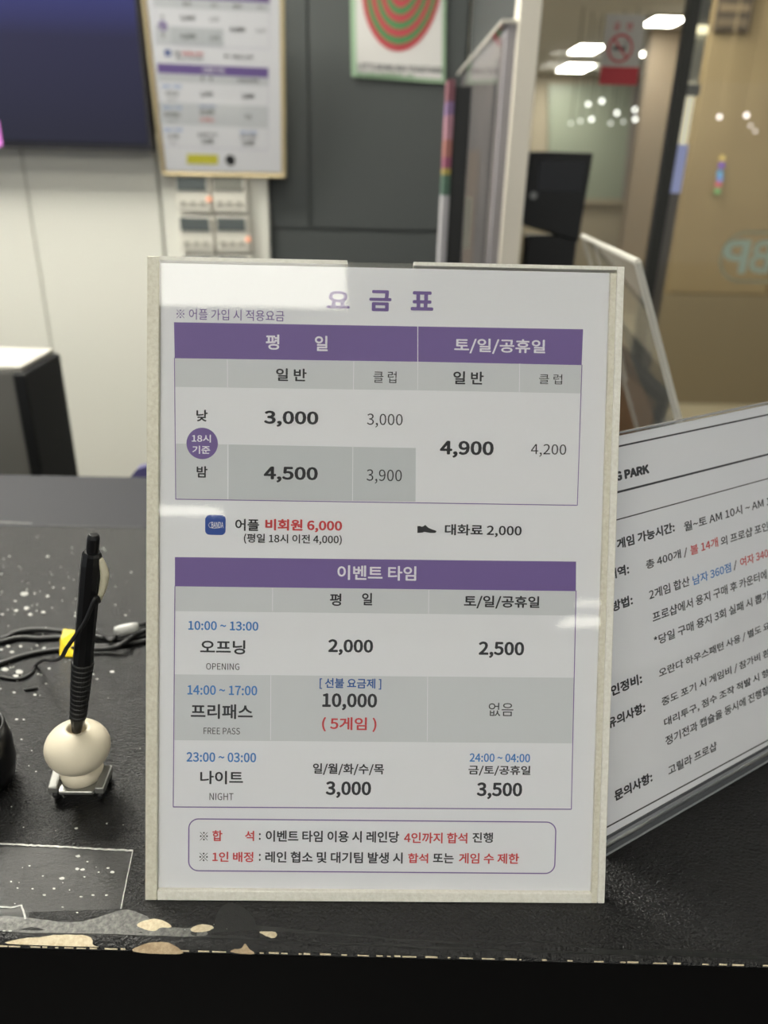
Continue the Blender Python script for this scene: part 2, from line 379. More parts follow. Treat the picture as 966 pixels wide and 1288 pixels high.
for iq, (u, v, r) in enumerate(((740, 131, 3.6), (757, 127, 4), (776, 142, 3.6), (799, 138, 4), (744, 150, 3.6), (730, 152, 3.2), (799, 150, 3.6), (768, 155, 3), (718, 155, 2.6), (784, 153, 2.6))):  # glowing balls on cords added in place of downlight reflections
    p = ony(u, v, 7600 - 60 * iq)
    rr = root('reflection_dot', p, 'small glowing ball added for a downlight reflection, before the green-grey board', 'reflection dot', 'glowing balls for downlight reflections in the far room')
    link('reflection_ball', lathe_bm([(0, -1)] + [(math.sin(a), -math.cos(a)) for a in [math.pi * k / 8 for k in range(1, 8)]] + [(0, 1)], 12, None, (0, 0, 0)), lamp_mat('reflection_glow', (244, 246, 240), 5 if r > 3.2 else 2.2), None)
    g = bpy.data.objects[-1] if False else C.objects[-1]
    s = r * .5 * (7600 + 250) / F; g.scale = (s, s, s); g.parent = rr
    link('cord', tube_bm([p + Vector((0, 0, s * .9)), Vector((p.x, p.y, CEIL))], 4, 6), 'post', rr)
for (u, v, r) in ((905, 147, 4.2), (939, 145, 4.6), (944, 158, 3.4), (950, 165, 3.4)):  # more added balls, where ceiling spotlights reflect in the glass
    p = ony(u, v, 4380)
    rr = root('reflection_dot', p, 'small glowing ball added for a spotlight reflection, before the tan wall', 'reflection dot', 'glowing balls for spotlight reflections before the tan wall')
    link('reflection_ball', lathe_bm([(0, -1)] + [(math.sin(a), -math.cos(a)) for a in [math.pi * k / 8 for k in range(1, 8)]] + [(0, 1)], 12, None, (0, 0, 0)), lamp_mat('reflection_glow', (236, 226, 222), 4.5 if r > 4 else 2), None)
    g = C.objects[-1]; s = r * .5 * (4380 + 250) / F; g.scale = (s, s, s); g.parent = rr
    link('cord', tube_bm([p + Vector((0, 0, s * .9)), Vector((p.x, p.y, CEIL))], 3, 6), 'tan', rr)

# ================================================================== COUNTER
cf0, cf1 = onz(0, 1187), onz(966, 1212)
sl = (cf1.y - cf0.y) / (cf1.x - cf0.x)
def yf(x): return cf0.y + sl * (x - cf0.x)
def zsurf(x, y):
    d = y - yf(x)
    return 0.0 if d > 7 else -0.045 * (7 - d) ** 2
ctr = bpy.data.objects.new('counter', None); C.objects.link(ctr)
ctr.location = (0, 0, FLOOR * MM); ctr.matrix_world = Matrix.Translation((0, 0, FLOOR * MM))
tag(ctr, 'long black reception counter with a pebbled top and chipped front edge', 'counter')
ptsL = []
bm = bmesh.new(); X0, X1 = -1700, 1500
prof = [(398, 0), (7.0, 0), (5, zsurf(0, yf(0) + 5)), (3, zsurf(0, yf(0) + 3)), (1, zsurf(0, yf(0) + 1)), (0, -2.6), (0, -34), (30, -34), (398, -34)]
a = [bm.verts.new((X0, (yf(X0) + d) if d < 390 else 404, z)) for d, z in prof]; b = [bm.verts.new((X1, (yf(X1) + d) if d < 390 else 404, z)) for d, z in prof]
bm.faces.new(a); bm.faces.new(b[::-1])
for i in range(len(a)): j = (i + 1) % len(a); bm.faces.new((a[i], b[i], b[j], a[j]))
bmesh.ops.recalc_face_normals(bm, faces=bm.faces)
link('worktop', bm, 'counter', ctr)
link('rear_ledge', prism_bm([Vector(p) for p in ((X0, 405.2, -.3), (X1, 405.2, -.3), (X1, 536, -.3), (X1, 705, -.3), (60, 705, -.3), (20, 536, -.3), (X0, 536, -.3))], (0, 0, -34)), 'counter_smooth', ctr)
link('front_panel', box_bm(X0, X1, yf(0) + 14, yf(0) + 34, FLOOR, -34), 'front', ctr)
link('front_edge', prism_bm([Vector((X0, yf(X0) - .2, -3.2)), Vector((X1, yf(X1) - .2, -3.2)), Vector((X1, yf(X1) + 8, -3.2)), Vector((X0, yf(X0) + 8, -3.2))], (0, 0, -60)), 'front', ctr)
link('side_panel', box_bm(X0, X0 + 20, 30, 530, FLOOR, -34.4), 'front', ctr)
link('side_panel', box_bm(X1 - 20, X1, 30, 530, FLOOR, -34.4), 'front', ctr)
def on_counter(u, v, lift=.12):
    z = 0
    for _ in range(12):
        p = onz(u, v, z); z = zsurf(p.x, p.y) + lift
    return onz(u, v, z)
def patch(name, px, m, rag=0.0, lift=.12, sub=5, parent=ctr, label=None):
    pts = []
    for i in range(len(px)):
        n = len(px); q0, q1, q2, q3 = [Vector(px[(i + j) % n]) for j in (-1, 0, 1, 2)]
        for k in range(sub):
            t = k / sub; c = q1.lerp(q2, t) if rag == 0 else .5 * (2 * q1 + (q2 - q0) * t + (2 * q0 - 5 * q1 + 4 * q2 - q3) * t * t + (3 * q1 - q0 - 3 * q2 + q3) * t ** 3)
            pts.append((c.x + random.uniform(-rag, rag) * .7, c.y + random.uniform(-rag, rag) * .7))
    P = [on_counter(u, v, lift) for u, v in pts]
    bm = bmesh.new(); f = bm.faces.new([bm.verts.new(p) for p in P]); bmesh.ops.triangulate(bm, faces=[f])
    ex = bmesh.ops.recalc_face_normals(bm, faces=bm.faces)
    if bm.faces[:][0].normal.z < 0: bmesh.ops.reverse_faces(bm, faces=bm.faces[:])
    o = link(name, bm, m, parent)
    if label: o['label'] = label
    return o
patch('worn_band', [(0, 1153), (40, 1155), (95, 1160), (135, 1150), (160, 1144), (185, 1153), (200, 1165), (250, 1168), (250, 1178), (120, 1174), (0, 1171)], 'worn', .6, .06, label='pale scuffed band worn into the laminate')
patch('worn_band', [(252, 1168), (300, 1162), (340, 1166), (470, 1178), (560, 1184), (680, 1184), (770, 1194), (860, 1195), (966, 1204), (966, 1206), (600, 1195), (400, 1186), (252, 1178)], 'worn_dark', .8, .06, label='faint grey scuffed band')
patch('worn_band', [(272, 1165), (276, 1144), (292, 1136), (312, 1146), (322, 1166), (300, 1170)], 'worn_dark', .6, .08)
patch('laminate_chip', [(10, 1187), (30, 1180), (50, 1179), (68, 1176), (110, 1177), (117, 1188), (116, 1191)], 'chip', .5, .35, label='large cream chip on the left of the front edge')
patch('laminate_chip', [(172, 1163), (190, 1156), (206, 1158), (216, 1166), (202, 1167), (194, 1171), (182, 1169)], 'chip', .5, .14)
patch('laminate_chip', [(240, 1168), (250, 1163), (262, 1163), (269, 1167), (258, 1172), (243, 1172)], 'chip', .4, .14)
patch('laminate_chip', [(168, 1197), (183, 1187), (208, 1185), (222, 1191), (227, 1200)], 'chip2', .4, .35, label='brown chip on the front edge')
patch('laminate_chip', [(291, 1198), (294, 1194), (303, 1193), (308, 1187), (313, 1193), (319, 1200)], 'chip2', .3, .3)
patch('laminate_chip', [(327, 1172), (345, 1172), (348, 1177), (342, 1180), (330, 1175)], 'chip', .3, .14)
# bright broken line where the laminate has come away along the front edge
bm = bmesh.new(); u = 0
while u < 966:
    L = random.uniform(2, 18); v = 1189.5 + (1214.5 - 1189.5) * u / 966; h = random.uniform(.1, 1.0)
    P = [on_counter(uu, vv, .14) for uu, vv in ((u, v - h), (u + L, v - h * .6 + L * .026), (u + L, v + .7 + L * .026), (u, v + .7))]
    prism_bm(P, (0, -.1, -.3), bm); u += L + random.uniform(1, 14) * (1 if u < 500 else 2)
o = link('chipped_edge_line', bm, 'chip', ctr); o['kind'] = 'stuff'
# white paint specks
sp = [(31, 747, 7), (60, 750, 3), (19, 756, 3), (33, 765, 5), (20, 768, 4), (54, 770, 4), (3, 773, 3), (38, 773, 4), (80, 740, 2), (95, 775, 3), (67, 739, 2), (10, 813, 4), (15, 820, 4), (26, 813, 3), (6, 842, 6),
      (24, 845, 7), (20, 850, 5), (55, 815, 3), (62, 841, 3), (48, 848, 2), (52, 849, 2), (2, 817, 3), (18, 871, 3), (44, 874, 3), (21, 905, 3), (27, 930, 2), (58, 860, 2), (141, 845, 4), (158, 774, 2), (117, 848, 3), (122, 854, 2),
      (78, 1105, 5), (98, 1077, 5), (97, 1093, 4), (104, 1094, 4), (110, 1084, 2), (124, 1097, 2), (141, 1097, 4), (136, 1092, 3), (106, 1103, 2), (68, 1118, 3), (41, 1118, 2), (56, 1126, 3), (102, 1128, 3), (117, 1126, 3), (134, 1126, 3),
      (79, 1141, 2), (97, 1148, 2), (22, 1117, 2), (37, 1089, 2), (54, 1102, 2), (14, 1109, 2), (5, 1171, 3), (13, 1171, 3), (30, 905, 2), (96, 1042, 3), (134, 1036, 2), (60, 700, 3), (130, 690, 2), (15, 660, 4), (165, 720, 2)]
for _ in range(60): sp.append((random.uniform(0, 110), random.gauss(790, 50), random.uniform(.8, 2)))
for _ in range(40): sp.append((random.uniform(0, 178), random.uniform(670, 1140), random.uniform(.6, 1.4)))
for _ in range(14): sp.append((random.uniform(225, 420), random.uniform(1160, 1188), random.uniform(.6, 1.6)))
bm = bmesh.new()
for (u, v, r) in sp:
    if v > 1175 or v < 662: continue
    n = 7; ph = random.random() * 6
    r *= .8
    P = [on_counter(u + r * random.uniform(.7, 1.1) * math.cos(ph + 6.283 * k / n), v + .55 * r * random.uniform(.6, 1.1) * math.sin(ph + 6.283 * k / n), .10) for k in range(n)]
    if P[0].y > 400: continue
    prism_bm(P, (0, 0, .12), bm)
o = link('paint_specks', bm, 'speck', ctr); o['kind'] = 'stuff'

# clear tape on the counter
tp = root('clear_tape', onz(80, 1100), 'rectangle of old clear tape flat on the counter, left of the price sign corner', 'tape')
patch('tape_film', [(-40, 1063), (167, 1070), (152, 1143), (-40, 1150)], 'tape', 0, .2, parent=tp)
def strip(px, w, m, parent, name, lift=.25, rag=.25):
    pts = [on_counter(u, v, lift) for u, v in px]; s = Sheet((0, 0, lift), (1, 0, 0), (0, 1, 0)); fine = []
    for p, q in zip(pts, pts[1:]):
        n = max(2, int((q - p).length / 1.2))
        for k in range(n): c = p.lerp(q, k / n); fine.append((c.x + random.uniform(-rag, rag) * .5, c.y + random.uniform(-rag, rag)))
    fine.append((pts[-1].x, pts[-1].y))
    return link(name, s.band(fine, w, 0), m, parent)
strip([(-10, 1061), (60, 1064), (110, 1067), (167, 1070)], 1.1, 'tape_edge', tp, 'tape_edge')
strip([(167, 1070), (160, 1103), (152, 1143)], .5, 'tape_edge', tp, 'tape_edge', rag=.1)
tp2 = root('clear_tape', onz(10, 1148), 'small curled scrap of clear tape at the left edge of the picture', 'tape')
patch('tape_film', [(-20, 1141), (27, 1140), (33, 1157), (-20, 1160)], 'tape', .3, .35, parent=tp2)
strip([(-10, 1141), (14, 1141), (27, 1139), (32, 1156)], .8, 'tape_edge', tp2, 'tape_edge', .5)

strip([(-30, 656), (12, 657), (40, 658.5)], .9, 'tape_edge', ctr, 'ledge_scuff')
strip([(60, 661), (120, 662), (178, 662)], .4, 'worn', ctr, 'ledge_scuff')
# ================================================================== MAIN PRICE SIGN
lean = Vector((0, .367793, .929908))
S1 = Sheet((0, 0, 0), (1, 0, 0), lean)
PD = -2.2                                     # paper depth behind the front face
sign = root('price_sign', (0, 10, 0), 'large white acrylic price sign with two purple-headed tables, standing upright in front', 'sign')
q = [S1.at(*p, 0) for p in ((180, 322), (781, 335), (760, 1137), (182, 1133))]
(aL, bT), (aR, _), (aR2, bB), _ = q
aL = -108.8; aR = 109.2; bT = 300; bB = 0.2
def pa(u, v, d=PD): return S1.at(u, v, d)
ip = [pa(195, 329), pa(764, 340), pa(744, 1121), pa(197, 1118)]
link('backing_sheet', S1.slab([(aL + .3, bB), (aR - .3, bB), (aR - .3, bT), (aL + .3, bT)], -5.0, -2.6), 'clear_milky', sign)
link('paper', S1.slab([(aL + 5.6, 5.2), (aR - 6.2, 5.2), (aR - 6.2, bT - 2.4), (aL + 5.6, bT - 2.4)], -2.5, PD), 'paper', sign)
link('cover_sheet', S1.slab([(aL + 5.5, 5), (aR - 6, 5), (aR - 6, bT - .4), (aL + 5.5, bT - .4)], -1.4, 0), 'clear', sign)
link('edge_strip', S1.slab([(aL, bB), (aL + 5.5, bB), (aL + 5.5, bT), (aL, bT)], -5.2, .12), 'acryl_edge2', sign, bevel=.4)
link('edge_strip', S1.slab([(aR - 3.4, bB), (aR, bB), (aR, bT), (aR - 3.4, bT)], -5.2, .12), 'acryl_edge', sign, bevel=.4)
link('edge_strip', S1.slab([(aR - 6.2, bB), (aR - 3.5, bB), (aR - 3.5, bT - 3), (aR - 6.2, bT - 3)], -5.0, -.35), 'acryl_edge2', sign)
link('edge_strip', S1.slab([(aL + 5.6, bB), (aR - 6.3, bB), (aR - 6.3, 5.0), (aL + 5.6, 5.0)], -5.2, .1), 'acryl_edge', sign, bevel=.4)
xa, xb = pa(437, 330)[0], pa(520, 330)[0]
link('edge_strip', S1.slab([(aL + 5.6, bT - 1.8), (xa, bT - 1.8), (xa, bT), (aL + 5.6, bT)], -5.2, .1), 'acryl_edge', sign)
link('edge_strip', S1.slab([(xb, bT - 1.6), (aR - 3.5, bT - 1.6), (aR - 3.5, bT), (xb, bT)], -5.2, .1), 'acryl_edge', sign)
# prop behind: a clear bent leg reaching back to the counter
p1 = S1.P(0, 150, -5.2); prop = [p1 + Vector((-60, 0, 0)), p1 + Vector((60, 0, 0)), Vector((60, 150, .1)), Vector((-60, 150, .1))]
link('prop_leg', prism_bm(prop, (0, 3, 1)), 'clear', sign)
link('prop_foot', box_bm(-60, 60, 4, 150, .05, 2.6), 'clear', sign)

def crop(k, x, y):
    ox, oy, s = {'A': (170, 310, 3.1161), 'B': (470, 310, 2.9273), 'C': (170, 690, 2.8), 'D': (470, 690, 2.8), 'E': (750, 490, 4.44), 'F': (750, 760, 4.023), 'P': (0, 0, 1)}[k]
    return ox + x / s, oy + y / s
def layout(s, d0, emit):
    """prints the price list. emit(kind, name, bm, material)"""
    def rect(px, m, lv=1, name='table_cell'): emit(name, s.pface(px, d0 + .06 * lv), m)
    def X(k, x, y): return crop(k, x, y)
    def txt(body, x0, y0, x1, y1, m='black', off=0, k='P', k2=None, lv=4, name='lettering'):
        u0, v0 = crop(k, x0, y0); u1, v1 = crop(k2 or k, x1, y1); d = d0 + .06 * lv
        um, vm = (u0 + u1) / 2, (v0 + v1) / 2
        a0 = s.at(u0, vm, d)[0]; a1 = s.at(u1, vm, d)[0]; b1 = s.at(um, v0, d)[1]; b0 = s.at(um, v1, d)[1]
        emit(name, text_on(s, body, a0, a1, b0, b1, d, off), m)
    def line(p, q, w, m='white_ink', lv=3, name='rule_line'): emit(name, s.band([s.at(*p, d0 + .06 * lv), s.at(*q, d0 + .06 * lv)], w, d0 + .06 * lv), m)
    B1, B2 = .028, .018
    # table 1
    rect([(218.8, 405.3), (525, 410.6), (525, 455), (219.7, 450.6)], 'purple', name='table_header')
    rect([(526, 410.6), (733.4, 414.2), (731.6, 459.3), (526, 455)], 'purple', name='table_header')
    rect([(219.7, 450.9), (525, 455.3), (525, 491), (220, 486.5)], 'cell'); rect([(526, 455.3), (731.4, 459.5), (730.6, 494.8), (525.6, 491)], 'cell')
    rect([(221, 558), (286, 559), (286, 628.6), (221, 627.8)], 'cell'); rect([(287.4, 559), (443.5, 562), (443, 630), (287.4, 628.6)], 'cell_dark'); rect([(444.3, 562), (523, 563.5), (522.6, 631), (443.8, 630)], 'cell_dark')
    line((286, 452), (286.2, 488), .3); line((445, 454), (444.5, 490), .3); line((653.6, 457), (653.2, 493), .3)
    line((219.4, 450), (221, 628), .35, 'purple'); line((221, 627.9), (726.2, 635.6), .4, 'purple'); line((732, 459), (726.2, 635.6), .35, 'purple')
    txt('요', 410.7, 365.5, 440, 388, 'purple', B1); txt('금', 464.6, 365, 492.3, 391.5, 'purple', B1); txt('표', 516.8, 366.4, 545.2, 390.6, 'purple', B1)
    txt('※ 어플 가입 시 적용요금', 162, 247, 585, 290, 'purple', .012, 'A')
    txt('평', 512, 345, 565, 405, 'white_ink', B2, 'A'); txt('일', 704, 350, 755, 410, 'white_ink', B2, 'A'); txt('토/일/공휴일', 297, 340, 632, 396, 'white_ink', B2, 'B')
    txt('일 반', 552, 478, 672, 528, 'black', B2, 'A'); txt('클 럽', 469.7, 467, 498.7, 481.5); txt('일 반', 293, 460, 405, 508, 'black', B2, 'B'); txt('클 럽', 609, 470, 694, 507, 'black', 0, 'B')
    txt('낮', 240, 640, 284, 686, 'black', B2, 'A'); txt('밤', 241, 861, 284, 906, 'black', B2, 'A')
    c = s.at(254.4, 557.8, d0); r = s.at(274.2, 557.8, d0)[0] - c[0]; emit('round_badge', disc(s, c[0], c[1], r, d0 + .18), 'purple')
    txt('18시', 222, 737, 297, 768, 'white_ink', B2, 'A'); txt('기준', 224, 781, 294, 813, 'white_ink', B2, 'A')
    txt('3,000', 505, 645, 718, 708, 'black', B1, 'A'); txt('3,000', 461.6, 520.5, 506.4, 538); txt('4,500', 504, 863, 716, 926, 'black', B1, 'A'); txt('3,900', 461, 590.6, 505.4, 608.5)
    txt('4,900', 244, 716, 442, 779, 'black', B1, 'B'); txt('4,200', 579, 728, 709, 775, 'black', 0, 'B')
    # middle line
    d = d0 + .12
    x0, y0 = s.at(*crop('A', 274, 1130), d); x1, y1 = s.at(*crop('A', 355, 1053), d)
    emit('app_icon', s.face(rrect(x0, y0, x1, y1, (x1 - x0) * .22), d), 'iconblue')
    txt('BANDA', 266, 656.5, 281, 664, 'white_ink', .01)
    cc = [s.at(u, v, d + .1) for u, v in ((268, 657), (264, 657.5), (262, 660.5), (264, 663.5), (269, 664.5), (275, 664))]
    emit('icon_outline', s.band(cc, .18, d + .1), 'white_ink')
    txt('어플', 392, 1068, 486, 1115, 'black', B2, 'A'); txt('비회원 6,000', 510, 1070, 811, 1120, 'red', B1, 'A'); txt('(평일 18시 이전 4,000)', 426, 1128, 810, 1168, 'black', .015, 'A')
    sh = [(134, 117), (150, 116), (165, 121), (178, 116), (187, 108), (196, 117), (212, 130), (240, 141), (260, 148), (263, 155), (255, 162), (225, 163), (200, 159), (178, 155), (172, 160), (134, 163)]
    emit('shoe_symbol', s.pface([(500 + x / 5.367, 640 + y / 5.367) for x, y in sh], d0 + .24), 'black')
    txt('대화료 2,000', 262, 1024, 545, 1070, 'black', B2, 'B')
    # table 2
    rect([(220, 700.7), (724.6, 706.4), (724.3, 743.6), (220, 737.5)], 'purple', name='table_header')
    rect([(220, 737.8), (724.3, 743.9), (723.6, 774.3), (219.8, 768.6)], 'cell'); rect([(218.8, 848.2), (722, 852.5), (720.5, 935), (218.3, 931)], 'cell')
    line((342.9, 740), (342.7, 768.5), .3); line((539.3, 742), (539, 772), .3); line((340.7, 849.5), (340.3, 931), .3); line((537.9, 851.5), (537.4, 932.5), .3)
    line((220, 737), (217.9, 1015), .4, 'purple'); line((217.9, 1015), (718.6, 1017.9), .5, 'purple'); line((724.6, 743), (718.6, 1017.9), .4, 'purple')
    txt('이벤트 타임', 424.3, 711.5, 523.6, 730, 'white_ink', B2)
    txt('평', 686, 158, 726, 202, 'black', B2, 'C'); txt('일', 799, 156, 835, 200, 'black', B2, 'C'); txt('토/일/공휴일', 318, 166, 584, 212, 'black', B2, 'D')
    txt('10:00 ~ 13:00', 187, 256, 434, 288, 'blue', B2, 'C'); txt('오프닝', 229, 322, 388, 372, 'black', B2, 'C'); txt('OPENING', 250, 404, 367, 427, 'black', 0, 'C')
    txt('2,000', 680, 320, 838, 376, 'black', B1, 'C'); txt('2,500', 370, 328, 530, 386, 'black', B1, 'D')
    txt('14:00 ~ 17:00', 184, 482, 430, 516, 'blue', B2, 'C'); txt('프리패스', 196, 548, 414, 600, 'black', B2, 'C'); txt('FREE PASS', 241, 631, 369, 654, 'black', 0, 'C')
    txt('[ 선불 요금제 ]', 402, 853.2, 479.6, 867, 'deepblue', B2); txt('10,000', 659, 510, 852, 570, 'black', B1, 'C'); txt('( 5게임 )', 658, 594, 850, 645, 'red', B2, 'C'); txt('없음', 405, 543, 492, 590, 'black', 0, 'D')
    txt('23:00 ~ 03:00', 181, 718, 426, 752, 'blue', B2, 'C'); txt('나이트', 229, 783, 380, 830, 'black', B2, 'C'); txt('NIGHT', 262, 861, 346, 886, 'black', 0, 'C')
    txt('일/월/화/수/목', 393.6, 960.4, 482.9, 975, 'black', B2); txt('3,000', 671, 820, 831, 879, 'black', B1, 'C')
    txt('24:00 ~ 04:00', 338, 722, 551, 752, 'blue', B2, 'D'); txt('금/토/공휴일', 334, 764, 552, 800, 'black', B2, 'D'); txt('3,500', 363, 824, 523, 883, 'black', B1, 'D')
def layout_note(s, d0, emit):
    d = d0 + .2
    def T(body, x0, y0, x1, y1, m='black', off=.018, k='P'):
        u0, v0 = crop(k, x0, y0); u1, v1 = crop(k, x1, y1); um, vm = (u0 + u1) / 2, (v0 + v1) / 2
        emit('lettering', text_on(s, body, s.at(u0, vm, d)[0], s.at(u1, vm, d)[0], s.at(um, v1, d)[1], s.at(um, v0, d)[1], d, off), m)
    a0, b1 = s.at(237.6, 1028.4, d); a1, b0 = s.at(697.5, 1099.8, d)
    emit('note_border', s.band(rrect(a0, b0 + .4, a1, b1 - .6, 4.6, 7), .55, d, closed=True), 'purple')
    T('※', 228, 998, 256, 1028, k='C'); T('합', 272, 992, 307, 1030, 'red', k='C'); T('석', 387, 994, 419, 1030, 'red', k='C'); T(':', 436, 1002, 442, 1026, k='C')
    T('이벤트 타임 이용 시 레인당', 334.3, 1045, 502.1, 1059.4); T('4인까지 합석', 107, 1000, 330, 1038, 'red', k='D'); T('진행', 348, 1000, 420, 1036, k='D')
    T('※', 226, 1071, 256, 1101, k='C'); T('1인 배정', 272, 1068, 416, 1104, 'red', k='C'); T(':', 436, 1075, 442, 1100, k='C')
    T('레인 협소 및 대기팀 발생 시', 333.6, 1071.4, 506.4, 1085.6); T('합석', 121, 1073, 192, 1108, 'red', k='D'); T('또는', 209, 1073, 282, 1108, k='D'); T('게임 수 제한', 300, 1073, 512, 1110, 'red', k='D')
def emit1(name, bm, m): link(name, bm, m, sign)
layout(S1, PD, emit1); layout_note(S1, PD, emit1)

# ================================================================== SECOND SIGN (right, turned)
p = onz(765, 1075.7); qq = onz(966, 958.9); e2 = (qq - p).normalized(); hz = Vector((0, 0, 1)).cross(e2).normalized(); L2 = math.radians(19.5)
up2 = Vector((0, 0, 1)) * math.cos(L2) + hz * math.sin(L2)
S2 = Sheet(p, e2, up2)
s2 = root('rules_sign', p + e2 * 140, 'white landscape acrylic sign of printed rules, turned sideways on the right behind the price sign', 'sign')
A0, A1, BH = -3, 288, 211
link('backing_sheet', S2.slab([(A0, 0.2), (A1, 0.2), (A1, BH), (A0, BH)], -4.6, -2.6), 'clear_milky', s2)
link('paper', S2.slab([(A0 + 1.5, 8.6), (A1 - 1.5, 8.6), (A1 - 1.5, BH - 1.2), (A0 + 1.5, BH - 1.2)], -2.5, PD), 'paper2', s2)
link('cover_sheet', S2.slab([(A0, 4.2), (A1, 4.2), (A1, BH), (A0, BH)], -1.4, 0), 'clear', s2)
M['rim'] = mat('grey_acrylic_rim', (88, 90, 94), .15); M['rim2'] = mat('pale_acrylic_rim', (148, 150, 154), .15)
link('bottom_rim', S2.slab([(A0, .2), (A1, .2), (A1, 1.2), (A0, 1.2)], -4.6, .2), 'rim2', s2)
link('bottom_rim', S2.slab([(A0, 1.3), (A1, 1.3), (A1, 4.0), (A0, 4.0)], -4.6, 0), 'rim', s2)
link('bottom_rim', S2.slab([(A0, 5.5), (A1, 5.5), (A1, 6.9), (A0, 6.9)], -2.5, -1.6), 'rim2', s2)
link('bottom_rim', S2.slab([(A0, 7.0), (A1, 7.0), (A1, 8.4), (A0, 8.4)], -2.5, -1.7), 'rim', s2)
link('top_rim', S2.slab([(A0, BH), (A1, BH), (A1, BH + .7), (A0, BH + .7)], -4.6, 0), 'rim2', s2)
pb = S2.P(150, 110, -4.8); ft = Vector((p.x, p.y, 0)) + e2 * 150 + hz * 100
link('prop_leg', prism_bm([pb - e2 * 50, pb + e2 * 50, ft + e2 * 50 + Vector((0, 0, .1)), ft - e2 * 50 + Vector((0, 0, .1))], hz * 3), 'clear', s2)
def T2(body, x0, y0, x1, y1, h, m='black', off=.016, k='E', k2=None):
    d = PD + .1
    u0, v0 = crop(k, x0, y0); u1, v1 = crop(k2 or k, x1, y1); hp = h / {'E': 4.44, 'F': 4.023}[k]
    a0, b0 = S2.at(u0, v0, d); a1, b1 = S2.at(u1, v1, d); bt = S2.at(u0, v0 - hp, d)[1]
    bb = (b0 + b1) / 2; hh = bt - b0
    link('lettering', text_on(S2, body, a0, a1, bb, bb + hh, d, off), m, s2)
def L2_(pts, w, k):
    bs = [S2.at(*crop(k, x, y), PD + .1) for x, y in pts]; bb = sum(b for _, b in bs) / 2
    link('rule_line', S2.band([(A0 + 4, bs[0][1]), (bs[1][0] + 3, bs[1][1]), (A1 - 6, bs[1][1] + (bs[1][1] - bs[0][1]) * .0)], w, PD + .1), 'black', s2)
L2_([(115, 318), (959, 140)], .9, 'E'); L2_([(105, 575), (959, 362)], 1.1, 'E'); L2_([(105, 728), (959, 497)], .6, 'E'); L2_([(90, 1108), (869, 688)], .8, 'F')
T2('G PARK', 107, 512, 298, 470, 55, off=.06)
T2('게임 가능시간:', 118, 893, 440, 797, 62, off=.032); T2('월~토 AM 10시 ~ AM 1', 492, 790, 975, 650, 56)
T2('내역:', 70, 1066, 186, 1032, 62, off=.032); T2('총 400개 /', 280, 1005, 512, 938, 58); T2('볼 14개', 528, 925, 682, 878, 56, 'red'); T2('외 프로샵 포인', 697, 868, 962, 795, 54)
T2('방법:', 90, 1243, 206, 1203, 62, off=.032); T2('2게임 합산', 298, 1170, 524, 1100, 58); T2('남자 360점', 541, 1090, 755, 1022, 56, 'blue'); T2('/', 768, 1012, 788, 1004, 54); T2('여자 340', 806, 990, 962, 940, 54, 'red')
T2('프로샵에서 용지 구매 후 카운터에', 316, 1290, 955, 1068, 60)
T2('*당일 구매 용지 3회 실패 시 뽑기', 292, 188, 875, 0, 52, k='F')
T2('인정비:', 76, 465, 234, 405, 58, off=.032, k='F'); T2('유의사항:', 60, 632, 250, 548, 58, off=.032, k='F'); T2('문의사항:', 95, 998, 286, 900, 58, off=.032, k='F')
T2('오란다 하우스패턴 사용 / 별도 요', 318, 365, 880, 140, 50, k='F'); T2('중도 포기 시 게임비 / 참가비 환', 333, 515, 880, 272, 50, k='F')
T2('대리투구, 점수 조작 적발 시 향', 345, 615, 875, 378, 50, k='F'); T2('정기전과 캡슐을 동시에 진행할', 352, 710, 875, 460, 50, k='F'); T2('고릴라 프로샵', 366, 860, 612, 745, 50, k='F')

# ================================================================== PEN, HOLDER, CABLES
PY = 72
ball_c = ony(98, 941, PY)
ball_c.z += 1
hold = root('pen_holder', (ball_c.x, ball_c.y, 0), 'small round cream pen holder on a silver wheeled base, left of the price sign', 'pen holder')
R = 17.0
prof = [(0, -13.4)]
for k in range(1, 16):
    a = math.pi * k / 16; prof.append((R * math.sin(a) ** .92, -13.4 * math.cos(a)))
prof[-1] = (5.2, 12.8); prof.append((4.9, 11.6)); prof.append((4.7, 2)); prof.append((0, 2))
link('body', lathe_bm(prof, 40, Vector((.10, .02, 1)), ball_c), 'cream', hold, smooth=True)
cb = Vector((ball_c.x, ball_c.y, 0))
link('lower_body', lathe_bm([(0, 6.5), (8, 6.6), (11, 9), (11.6, 13), (10, 17), (0, 18)], 28, None, cb), 'cream', hold, smooth=True)
base = link('base_tray', prism_bm([cb + Vector(v) for v in ((-9, -12, 5.6), (9, -12, 5.6), (13, -4, 5.6), (12, 5, 5.6), (-12, 5, 5.6), (-13, -4, 5.6))], (0, 0, 2.2)), 'silver', hold, bevel=.6)
for sx in (-1, 1):
    link('armrest', prism_bm([cb + Vector((sx * 12.5 - 2.6, -11, z)) for z in (5.5,)] + [cb + Vector((sx * 12.5 + 2.6, -11, 5.5)), cb + Vector((sx * 13.5 + 2.6, 3, 9)), cb + Vector((sx * 13.5 - 2.6, 3, 9))], (0, 0, 4)), 'silver', hold, bevel=.7)
    for y in (-8, 4):
        w = cb + Vector((sx * 12, y, 2.6)); link('wheel', lathe_bm([(0, -1.6), (2.0, -1.6), (2.6, -.9), (2.6, .9), (2.0, 1.6), (0, 1.6)], 16, Vector((1, 0, 0)), w), 'pen_rubber', hold, smooth=False)
pen0 = ony(97, 921, PY); pen0.z += 1; pt = ony(118, 672, PY)
ax = (pt - pen0); PL = ax.length; ax.normalize()
pen = root('ballpoint_pen', pen0, 'black ballpoint pen with a ribbed grip standing in the cream holder', 'pen')
